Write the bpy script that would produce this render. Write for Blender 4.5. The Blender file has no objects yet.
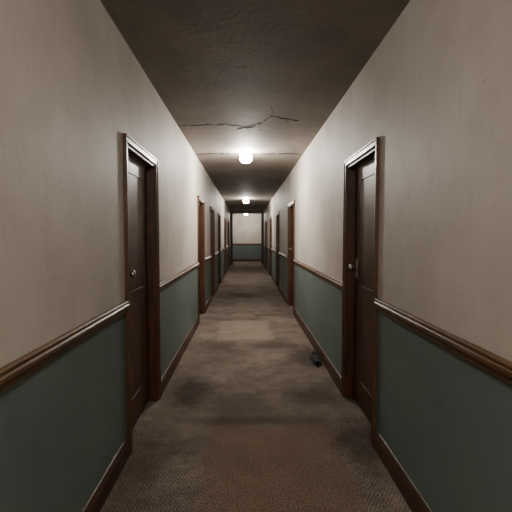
import bpy, bmesh, math, random
from mathutils import Vector, noise as mnoise
random.seed(4)
S=bpy.context.scene
XL,XR=-0.76,0.86
H=2.63
CAMZ=1.40
YB,YE=-3.2,22.6
RAIL=0.955
F=410.0

# ---------------- material helpers
def newmat(name):
    m=bpy.data.materials.new(name); m.use_nodes=True
    nt=m.node_tree; b=nt.nodes['Principled BSDF']
    return m,nt,b
def N(nt,t,**kw):
    n=nt.nodes.new(t)
    for k,v in kw.items():
        if k in n.inputs: n.inputs[k].default_value=v
        else: setattr(n,k,v)
    return n
def L(nt,a,b): nt.links.new(a,b)
def math_(nt,op,a,b=None,clamp=False):
    n=nt.nodes.new('ShaderNodeMath'); n.operation=op; n.use_clamp=clamp
    for i,v in enumerate((a,b)):
        if v is None: continue
        if isinstance(v,(int,float)): n.inputs[i].default_value=v
        else: L(nt,v,n.inputs[i])
    return n.outputs[0]
def mix(nt,fac,a,b,mode='MIX'):
    n=nt.nodes.new('ShaderNodeMixRGB'); n.blend_type=mode
    for i,v in enumerate((fac,a,b)):
        if isinstance(v,(int,float)): n.inputs[i].default_value=v
        elif isinstance(v,tuple): n.inputs[i].default_value=(*v,1) if len(v)==3 else v
        else: L(nt,v,n.inputs[i])
    return n.outputs[0]
def noise(nt,vec,scale,detail=4,rough=.55,dist=0):
    n=N(nt,'ShaderNodeTexNoise'); n.inputs['Scale'].default_value=scale
    n.inputs['Detail'].default_value=detail; n.inputs['Roughness'].default_value=rough
    n.inputs['Distortion'].default_value=dist
    L(nt,vec,n.inputs['Vector']); return n.outputs['Fac']
def ramp(nt,fac,p0,p1,c0=(0,0,0),c1=(1,1,1)):
    n=nt.nodes.new('ShaderNodeValToRGB')
    n.color_ramp.elements[0].position=p0; n.color_ramp.elements[1].position=p1
    n.color_ramp.elements[0].color=(*c0,1); n.color_ramp.elements[1].color=(*c1,1)
    L(nt,fac,n.inputs[0]); return n.outputs[0]
def bump(nt,b,h,strength,dist=.01):
    n=N(nt,'ShaderNodeBump'); n.inputs['Strength'].default_value=strength
    n.inputs['Distance'].default_value=dist
    L(nt,h,n.inputs['Height']); L(nt,n.outputs[0],b.inputs['Normal'])
def pos(nt):
    return N(nt,'ShaderNodeNewGeometry').outputs['Position']
def mapped(nt,v,s):
    n=N(nt,'ShaderNodeMapping'); n.inputs['Scale'].default_value=s
    L(nt,v,n.inputs['Vector']); return n.outputs[0]

def mat_wall():
    m,nt,b=newmat('painted_plaster_two_tone')
    p=pos(nt); sep=N(nt,'ShaderNodeSeparateXYZ'); L(nt,p,sep.inputs[0])
    big=noise(nt,p,1.3,5,.6); fine=noise(nt,p,34,5,.6); mid=noise(nt,p,6,6,.65,.4)
    cream=mix(nt,ramp(nt,big,.35,.7),(.46,.415,.365),(.61,.565,.515))
    blot=ramp(nt,mid,.57,.72)
    cream=mix(nt,math_(nt,'MULTIPLY',blot,.3),cream,(.33,.275,.215))
    streak=noise(nt,mapped(nt,p,(9,9,.8)),2.0,5,.6)
    cream=mix(nt,math_(nt,'MULTIPLY',ramp(nt,streak,.55,.75),.15),cream,(.34,.28,.225))
    chip=ramp(nt,noise(nt,p,11,7,.75,1.0),.655,.675)
    cream=mix(nt,math_(nt,'MULTIPLY',chip,.4),cream,(.27,.215,.165))
    green=mix(nt,ramp(nt,big,.3,.7),(.100,.130,.124),(.132,.165,.155))
    green=mix(nt,math_(nt,'MULTIPLY',blot,.4),green,(.085,.102,.093))
    scr=ramp(nt,noise(nt,p,60,3,.7,1.5),.68,.72)
    green=mix(nt,math_(nt,'MULTIPLY',scr,.3),green,(.24,.25,.23))
    f=math_(nt,'GREATER_THAN',sep.outputs[2],RAIL)
    L(nt,mix(nt,f,green,cream),b.inputs['Base Color'])
    b.inputs['Roughness'].default_value=.6
    b.inputs['Specular IOR Level'].default_value=.3
    h=math_(nt,'ADD',math_(nt,'MULTIPLY',fine,.5),mid)
    bump(nt,b,h,.22,.012)
    return m
def mat_ceiling():
    m,nt,b=newmat('aged_ceiling_plaster')
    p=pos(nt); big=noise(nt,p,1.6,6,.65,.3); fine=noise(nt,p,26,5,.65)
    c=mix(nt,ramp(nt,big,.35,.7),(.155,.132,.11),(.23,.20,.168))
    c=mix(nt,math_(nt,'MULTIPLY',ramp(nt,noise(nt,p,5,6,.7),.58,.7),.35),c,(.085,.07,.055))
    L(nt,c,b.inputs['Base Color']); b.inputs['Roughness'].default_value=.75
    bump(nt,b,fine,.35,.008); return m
def mat_wood(name,c0,c1,rough=.35,scale=1.0,axis=(14,14,1.2)):
    m,nt,b=newmat(name); p=pos(nt)
    g=noise(nt,mapped(nt,p,axis),2.2*scale,7,.65,.8)
    g2=noise(nt,p,5,4,.6)
    c=mix(nt,ramp(nt,g,.3,.7),c0,c1)
    c=mix(nt,math_(nt,'MULTIPLY',ramp(nt,g2,.5,.75),.4),c,tuple(x*.45 for x in c0))
    L(nt,c,b.inputs['Base Color']); 
    L(nt,math_(nt,'ADD',math_(nt,'MULTIPLY',g2,.25),rough-.1),b.inputs['Roughness'])
    b.inputs['Specular IOR Level'].default_value=.35
    bump(nt,b,g,.2,.004); return m
def mat_carpet():
    m,nt,b=newmat('worn_woven_carpet'); p=pos(nt)
    sep=N(nt,'ShaderNodeSeparateXYZ'); L(nt,p,sep.inputs[0])
    X,Y=sep.outputs[0],sep.outputs[1]
    big=noise(nt,p,1.7,6,.68,.3); mid=noise(nt,p,7,6,.7,.5); fine=noise(nt,p,95,4,.8)
    c=mix(nt,ramp(nt,big,.38,.66),(.135,.108,.092),(.265,.225,.195))
    c=mix(nt,math_(nt,'MULTIPLY',ramp(nt,mid,.42,.62),.55),c,(.115,.088,.072))
    wx=math_(nt,'SINE',math_(nt,'MULTIPLY',X,2*math.pi/.022))
    wy=math_(nt,'SINE',math_(nt,'MULTIPLY',Y,2*math.pi/.034))
    w=math_(nt,'MULTIPLY',wx,wy)
    w01=math_(nt,'ADD',math_(nt,'MULTIPLY',w,.5),.5)
    wear=math_(nt,'ADD',math_(nt,'MULTIPLY',ramp(nt,noise(nt,p,3.3,5,.7),.4,.62),.5),.3)
    c=mix(nt,wear,c,mix(nt,w01,(.35,.33,.32),(1.6,1.6,1.6)),'MULTIPLY')
    c=mix(nt,1.0,c,ramp(nt,fine,.35,.65,(.22,.22,.22),(1.85,1.8,1.72)),'MULTIPLY')
    wob=math_(nt,'MULTIPLY',math_(nt,'SUBTRACT',noise(nt,p,7,7,.78),.5),.8)
    def blob(cx,cy,rx,ry,soft=.85,wk=3.2):
        dx=math_(nt,'DIVIDE',math_(nt,'SUBTRACT',X,cx),rx)
        dy=math_(nt,'DIVIDE',math_(nt,'SUBTRACT',Y,cy),ry)
        d=math_(nt,'SQRT',math_(nt,'ADD',math_(nt,'MULTIPLY',dx,dx),math_(nt,'MULTIPLY',dy,dy)))
        d=math_(nt,'ADD',d,math_(nt,'MULTIPLY',wob,wk))
        return math_(nt,'DIVIDE',math_(nt,'SUBTRACT',1.25,d),soft,True)
    def box(cx,cy,rx,ry,soft=.03,wk=.06):
        dx=math_(nt,'SUBTRACT',math_(nt,'ABSOLUTE',math_(nt,'SUBTRACT',X,cx)),rx)
        dy=math_(nt,'SUBTRACT',math_(nt,'ABSOLUTE',math_(nt,'SUBTRACT',Y,cy)),ry)
        d=math_(nt,'MAXIMUM',dx,dy)
        d=math_(nt,'ADD',d,math_(nt,'MULTIPLY',wob,wk))
        return math_(nt,'DIVIDE',math_(nt,'SUBTRACT',0.0,d),soft,True)
    fm=ramp(nt,fine,.35,.65,(.3,.3,.3),(1.7,1.7,1.65))
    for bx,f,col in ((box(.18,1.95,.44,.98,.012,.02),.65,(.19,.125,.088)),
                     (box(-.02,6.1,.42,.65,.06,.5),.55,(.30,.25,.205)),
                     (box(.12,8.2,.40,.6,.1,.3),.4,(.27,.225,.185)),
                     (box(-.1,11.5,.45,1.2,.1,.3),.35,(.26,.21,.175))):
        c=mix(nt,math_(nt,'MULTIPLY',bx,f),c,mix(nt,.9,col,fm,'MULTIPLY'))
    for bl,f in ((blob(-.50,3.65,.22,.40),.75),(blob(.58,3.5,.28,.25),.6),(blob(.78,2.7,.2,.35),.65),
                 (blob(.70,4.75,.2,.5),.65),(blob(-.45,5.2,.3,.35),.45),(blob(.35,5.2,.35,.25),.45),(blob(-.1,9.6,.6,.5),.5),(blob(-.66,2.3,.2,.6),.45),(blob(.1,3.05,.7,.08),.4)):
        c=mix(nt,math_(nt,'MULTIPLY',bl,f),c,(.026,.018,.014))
    L(nt,c,b.inputs['Base Color']); b.inputs['Roughness'].default_value=.95
    b.inputs['Specular IOR Level'].default_value=.15
    h=math_(nt,'ADD',math_(nt,'MULTIPLY',w01,.45),math_(nt,'ADD',fine,math_(nt,'MULTIPLY',mid,2.0)))
    bump(nt,b,h,.8,.008); return m
def mat_plain(name,col,rough=.5,metal=0):
    m,nt,b=newmat(name); p=pos(nt)
    c=mix(nt,noise(nt,p,20,4),tuple(x*.75 for x in col),tuple(min(1,x*1.2) for x in col))
    L(nt,c,b.inputs['Base Color']); b.inputs['Roughness'].default_value=rough; b.inputs['Metallic'].default_value=metal
    return m
def mat_emit(name,col,s):
    m,nt,b=newmat(name)
    b.inputs['Base Color'].default_value=(.9,.88,.85,1)
    b.inputs['Emission Color'].default_value=(*col,1); b.inputs['Emission Strength'].default_value=s
    return m
WALL=mat_wall(); CEIL=mat_ceiling(); CARPET=mat_carpet()
RAILM=mat_wood('varnished_rail_wood',(.06,.03,.012),(.18,.095,.040),.36,1,(14,1.2,14))
BASEM=mat_wood('baseboard_wood',(.04,.019,.011),(.085,.043,.024),.45,1,(14,1.2,14))
CASM=mat_wood('casing_wood',(.045,.021,.0095),(.12,.056,.025),.33)
DOORM=mat_wood('dark_door_wood',(.018,.0065,.003),(.10,.034,.014),.42)
METAL=mat_plain('tarnished_metal',(.5,.46,.4),.35,1)
DARK=mat_plain('crack_shadow_plaster',(.010,.008,.006),.95)
DEBR=mat_plain('dirty_scrap',(.014,.013,.013),.9)
CANOPY=mat_plain('enamel_canopy',(.6,.58,.54),.5)

# ---------------- mesh helpers
def obj(name,bm,mat,parent=None,bevel=0,smooth=False):
    bmesh.ops.recalc_face_normals(bm,faces=bm.faces)
    me=bpy.data.meshes.new(name); bm.to_mesh(me); bm.free()
    if smooth:
        for f in me.polygons: f.use_smooth=True
    o=bpy.data.objects.new(name,me); S.collection.objects.link(o)
    me.materials.append(mat)
    if parent: o.parent=parent
    if bevel:
        md=o.modifiers.new('bevel','BEVEL'); md.width=bevel; md.segments=2; md.limit_method='ANGLE'
    return o
def box(bm,x0,x1,y0,y1,z0,z1):
    v=[bm.verts.new((x,y,z)) for x in (x0,x1) for y in (y0,y1) for z in (z0,z1)]
    for q in ((0,1,3,2),(4,6,7,5),(0,4,5,1),(2,3,7,6),(0,2,6,4),(1,5,7,3)):
        bm.faces.new([v[i] for i in q])
def prism_y(bm,pts,y0,y1):
    a=[bm.verts.new((x,y0,z)) for x,z in pts]; b=[bm.verts.new((x,y1,z)) for x,z in pts]
    n=len(pts)
    for i in range(n): bm.faces.new((a[i],a[(i+1)%n],b[(i+1)%n],b[i]))
    bm.faces.new(a[::-1]); bm.faces.new(b)
def empty(name,loc):
    e=bpy.data.objects.new(name,None); S.collection.objects.link(e); e.location=loc; e.empty_display_size=.2
    return e

T=.22   # wall thickness
CW=.045 # casing width
HEAD=2.035-CW
doors={-1:[(2.58,3.50),(6.45,7.38),(8.75,9.68),(11.1,12.0),(14.3,15.2),(17.2,18.1)],
        1:[(2.64,3.52),(7.22,8.25),(10.5,11.4),(13.6,14.5),(17.0,17.9)]}
PORT=19.9
op={s:[(a+CW,b-CW) for a,b in doors[s]] for s in doors}
def wallobj(name,s):
    bm=bmesh.new(); x=XL if s<0 else XR; x0,x1=(x-T,x) if s<0 else (x,x+T)
    y=YB-T
    for a,b in op[s]:
        box(bm,x0,x1,y,a,0,H); box(bm,x0,x1,a,b,HEAD,H); y=b
    box(bm,x0,x1,y,YE+T,0,H)
    return obj(name,bm,WALL)
wallobj('wall_left',-1); wallobj('wall_right',1)
bm=bmesh.new(); box(bm,XL,XR,YE,YE+T,0,H); obj('wall_end',bm,WALL)
bm=bmesh.new(); box(bm,XL,XR,YB-T,YB,0,H); obj('wall_back',bm,WALL)
bm=bmesh.new(); box(bm,XL-T,XR+T,YB-T,YE+T,-.12,0); obj('floor',bm,CARPET)
bm=bmesh.new(); box(bm,XL-T,XR+T,YB-T,YE+T,H,H+.12); obj('ceiling',bm,CEIL)

# rails and baseboards
def runs(s):
    y=YB; out=[]
    for a,b in doors[s]:
        out.append((y,a)); y=b
    out.append((y,PORT-.05)); out.append((PORT+.13,YE)); return out
railp=[(0,-.036),(.010,-.036),(.014,-.030),(.014,-.018),(.022,-.010),(.028,.002),(.028,.014),(.020,.020),(.024,.026),(.024,.034),(.018,.038),(0,.038)]
basep=[(0,0),(.018,0),(.018,.095),(.014,.105),(.012,.115),(.006,.125),(0,.128)]
for s,nr,nb in ((-1,'trim_1','baseboard_left'),(1,'trim_2','baseboard_right')):
    x=XL if s<0 else XR
    bm=bmesh.new(); bb=bmesh.new()
    for a,b in runs(s):
        prism_y(bm,[(x-s*px,RAIL+pz) for px,pz in railp],a,b)
        prism_y(bb,[(x-s*px,pz) for px,pz in basep],a,b)
    obj(nr,bm,RAILM); obj(nb,bb,BASEM)
bm=bmesh.new(); box(bm,XL+.03,XR-.03,YE-.026,YE,RAIL-.036,RAIL+.036); obj('trim_3',bm,RAILM,bevel=.006)
bm=bmesh.new(); box(bm,XL+.02,XR-.02,YE-.018,YE,0,.125); obj('baseboard_end',bm,BASEM,bevel=.004)

# doors
def make_door(n,s,a,b):
    x=XL if s<0 else XR
    e=empty('door_%d'%n,(x,(a+b)/2,0))
    def X(d): return s*d   # d>0 -> into wall ; local
    yo=-(a+b)/2; A=a+yo; B=b+yo
    def bx(bm,d0,d1,y0,y1,z0,z1):
        p,q=sorted((X(d0),X(d1))); box(bm,p,q,y0,y1,z0,z1)
    bm=bmesh.new()
    bx(bm,-.018,0,A,A+CW,0,HEAD); bx(bm,-.018,0,B-CW,B,0,HEAD); bx(bm,-.018,0,A,B,HEAD,HEAD+CW)
    bx(bm,-.025,-.016,A,A+.014,0,HEAD+CW); bx(bm,-.025,-.016,B-.014,B,0,HEAD+CW); bx(bm,-.025,-.016,A+.014,B-.014,HEAD+CW-.014,HEAD+CW)
    obj('casing',bm,CASM,e,.003)
    A1,B1=A+CW,B-CW; j=.02
    bm=bmesh.new()
    bx(bm,-.002,T-.02,A1,A1+j,0,HEAD-j); bx(bm,-.002,T-.02,B1-j,B1,0,HEAD-j); bx(bm,-.002,T-.02,A1,B1,HEAD-j,HEAD)
    bx(bm,.05,.06,A1+j,A1+j+.010,0,HEAD-j); bx(bm,.05,.06,B1-j-.010,B1-j,0,HEAD-j); bx(bm,.05,.06,A1+j,B1-j,HEAD-j-.010,HEAD-j)
    obj('jamb',bm,DOORM,e,.002)
    a2,b2=A1+j+.003,B1-j-.003; top=HEAD-j-.004; st=.11; d0,d1=.062,.102
    bm=bmesh.new()
    bx(bm,d0,d1,a2,a2+st,.008,top); bx(bm,d0,d1,b2-st,b2,.008,top)
    rails=[(.008,.22),(.86,1.0),(top-.12,top)]
    for r0,r1 in rails: bx(bm,d0,d1,a2+st,b2-st,r0,r1)
    for z0,z1 in ((.22,.86),(1.0,top-.12)):
        bx(bm,d0+.005,d1-.012,a2+st,b2-st,z0,z1)
    obj('leaf',bm,DOORM,e,.003)
    hy=a2+.17 if s<0 else b2-.06
    hz=1.14
    bm=bmesh.new(); bx(bm,d0-.004,d0+.001 if s>0 else d0+.007,hy-.022,hy+.022,hz-.09,hz+.07); obj('lock_plate',bm,METAL,e,.002)
    prof=[(0.006,.010),(-.030,.009),(-.034,.018),(-.042,.026),(-.054,.027),(-.062,.020),(-.065,.0)]
    bm=bmesh.new(); rings=[]
    for d,r in prof:
        rings.append([bm.verts.new((X(d0+d),hy+r*math.cos(t*math.pi/10),hz+r*math.sin(t*math.pi/10))) for t in range(20)] if r>0 else [bm.verts.new((X(d0+d),hy,hz))])
    for r0,r1 in zip(rings,rings[1:]):
        for t in range(20):
            if len(r1)>1: bm.faces.new((r0[t],r0[(t+1)%20],r1[(t+1)%20],r1[t]))
            else: bm.faces.new((r0[t],r0[(t+1)%20],r1[0]))
    obj('knob',bm,METAL,e,smooth=True)
n=1
for s in (-1,1):
    for a,b in doors[s]:
        make_door(n,s,a,b); n+=1

# end portal frame
e=empty('doorway_frame',((XL+XR)/2,PORT,0))
hw=(XR-XL)/2
bm=bmesh.new()
box(bm,-hw,-hw+.10,0,.12,0,H-.14); box(bm,hw-.10,hw,0,.12,0,H-.14); box(bm,-hw,hw,0,.12,H-.14,H)
obj('jamb',bm,DOORM,e,.003)
bm=bmesh.new()
for k in (-1,1):
    p,q=sorted((k*(hw-.12),k*hw)); box(bm,p,q,-.02,0,0,H-.15)
box(bm,-hw,hw,-.02,0,H-.15,H); obj('casing',bm,DOORM,e,.003)

# lamps
def lathe(bm,prof,seg=32):
    rings=[]
    for r,z in prof:
        rings.append([bm.verts.new((r*math.cos(2*math.pi*t/seg),r*math.sin(2*math.pi*t/seg),z)) for t in range(seg)] if r>1e-6 else [bm.verts.new((0,0,z))])
    for r0,r1 in zip(rings,rings[1:]):
        for t in range(seg):
            u=(t+1)%seg
            if len(r0)>1 and len(r1)>1: bm.faces.new((r0[t],r0[u],r1[u],r1[t]))
            elif len(r0)>1: bm.faces.new((r0[t],r0[u],r1[0]))
            else: bm.faces.new((r0[0],r1[u],r1[t]))
for ly,st in ((-1.3,620),(6.05,520),(13.5,330),(21.3,230)):
    G=mat_emit('lit_opal_glass',(1.0,.935,.85),st)
    e=empty('ceiling_light',(0.0,ly,H))
    bm=bmesh.new(); lathe(bm,[(0,0),(.060,0),(.060,-.012),(.052,-.018),(0,-.020)]); obj('canopy',bm,CANOPY,e,smooth=False)
    bm=bmesh.new(); lathe(bm,[(0,-.018),(.058,-.018),(.078,-.032),(.085,-.06),(.085,-.11),(.078,-.14),(.05,-.158),(0,-.164)]); obj('glass_shade',bm,G,e,smooth=True)
    bm=bmesh.new(); lathe(bm,[(.050,-.014),(.062,-.015),(.064,-.020),(.058,-.024),(.050,-.022)]); obj('retaining_ring',bm,METAL,e,smooth=True)

# ceiling cracks
def cp(px,py):
    z=(H-CAMZ)*F/(236-py); return ((px-246)/F*z,z)
def crack(bm,pts,w):
    fine=[]
    for (a,b) in zip(pts,pts[1:]):
        d=math.hypot(b[0]-a[0],b[1]-a[1]); k=max(2,int(d/.025))
        for i in range(k):
            t=i/k; fine.append((a[0]+(b[0]-a[0])*t+random.uniform(-.009,.009),a[1]+(b[1]-a[1])*t+random.uniform(-.02,.02)))
    fine.append(pts[-1])
    prev=None;n_=len(fine)
    for i,(x,y) in enumerate(fine):
        ww=w*random.uniform(.3,1.2)*(1 if 0<i<n_-1 else .1)
        cur=(bm.verts.new((x,y-ww,H-.0015)),bm.verts.new((x,y+ww,H-.0015)))
        if prev: bm.faces.new((prev[0],prev[1],cur[1],cur[0]))
        prev=cur
bm=bmesh.new()
crack(bm,[cp(*p) for p in ((176,128),(200,127),(226,126),(247,129),(254,126),(262,124),(271,118),(284,120),(299,122))],.024)
crack(bm,[cp(*p) for p in ((271,118),(273,113),(270,107))],.015)
crack(bm,[cp(*p) for p in ((247,129),(250,133),(246,136))],.014)
crack(bm,[cp(*p) for p in ((236,131),(247,129),(256,128))],.032)
crack(bm,[(XL+.02,6.25),(-.4,6.2),(0.25,6.22),(.6,6.18),(XR-.02,6.2)],.045)
crack(bm,[cp(*p) for p in ((262,124),(258,130),(262,133))],.014)
crack(bm,[cp(*p) for p in ((212,127),(207,124),(204,122))],.012)
crack(bm,[cp(*p) for p in ((284,120),(289,124),(287,127))],.012)
obj('ceiling_crack',bm,DARK)

# debris by right baseboard
def scrap(name,x,y,sx,sy,sz,seed,mat):
    bm=bmesh.new(); bmesh.ops.create_icosphere(bm,subdivisions=4,radius=1)
    for v in bm.verts:
        q=v.co.copy(); d=1+.55*mnoise.noise(q*1.6+Vector((seed,0,0)))+.3*mnoise.noise(q*4+Vector((0,seed,0)))
        v.co=Vector((q.x*sx*d,q.y*sy*d,max(0,(q.z*.9+.35)*sz*d)))
    o=obj(name,bm,mat); o.location=(x,y,0); return o
scrap('crumpled_rag',.775,4.48,.055,.15,.04,3,DEBR)
scrap('crumpled_rag',.795,4.66,.035,.08,.05,9,DEBR)

# camera
cam=bpy.data.cameras.new('camera'); cam.sensor_width=36; cam.lens=36*F/512; cam.clip_start=.02
co=bpy.data.objects.new('camera',cam); S.collection.objects.link(co)
co.location=(0,0,CAMZ)
co.rotation_euler=(math.radians(90)-math.atan(20/F),0,-math.atan(10/F))
S.camera=co
w=bpy.data.worlds.new('world'); S.world=w; w.use_nodes=True
w.node_tree.nodes['Background'].inputs[0].default_value=(.01,.01,.012,1)
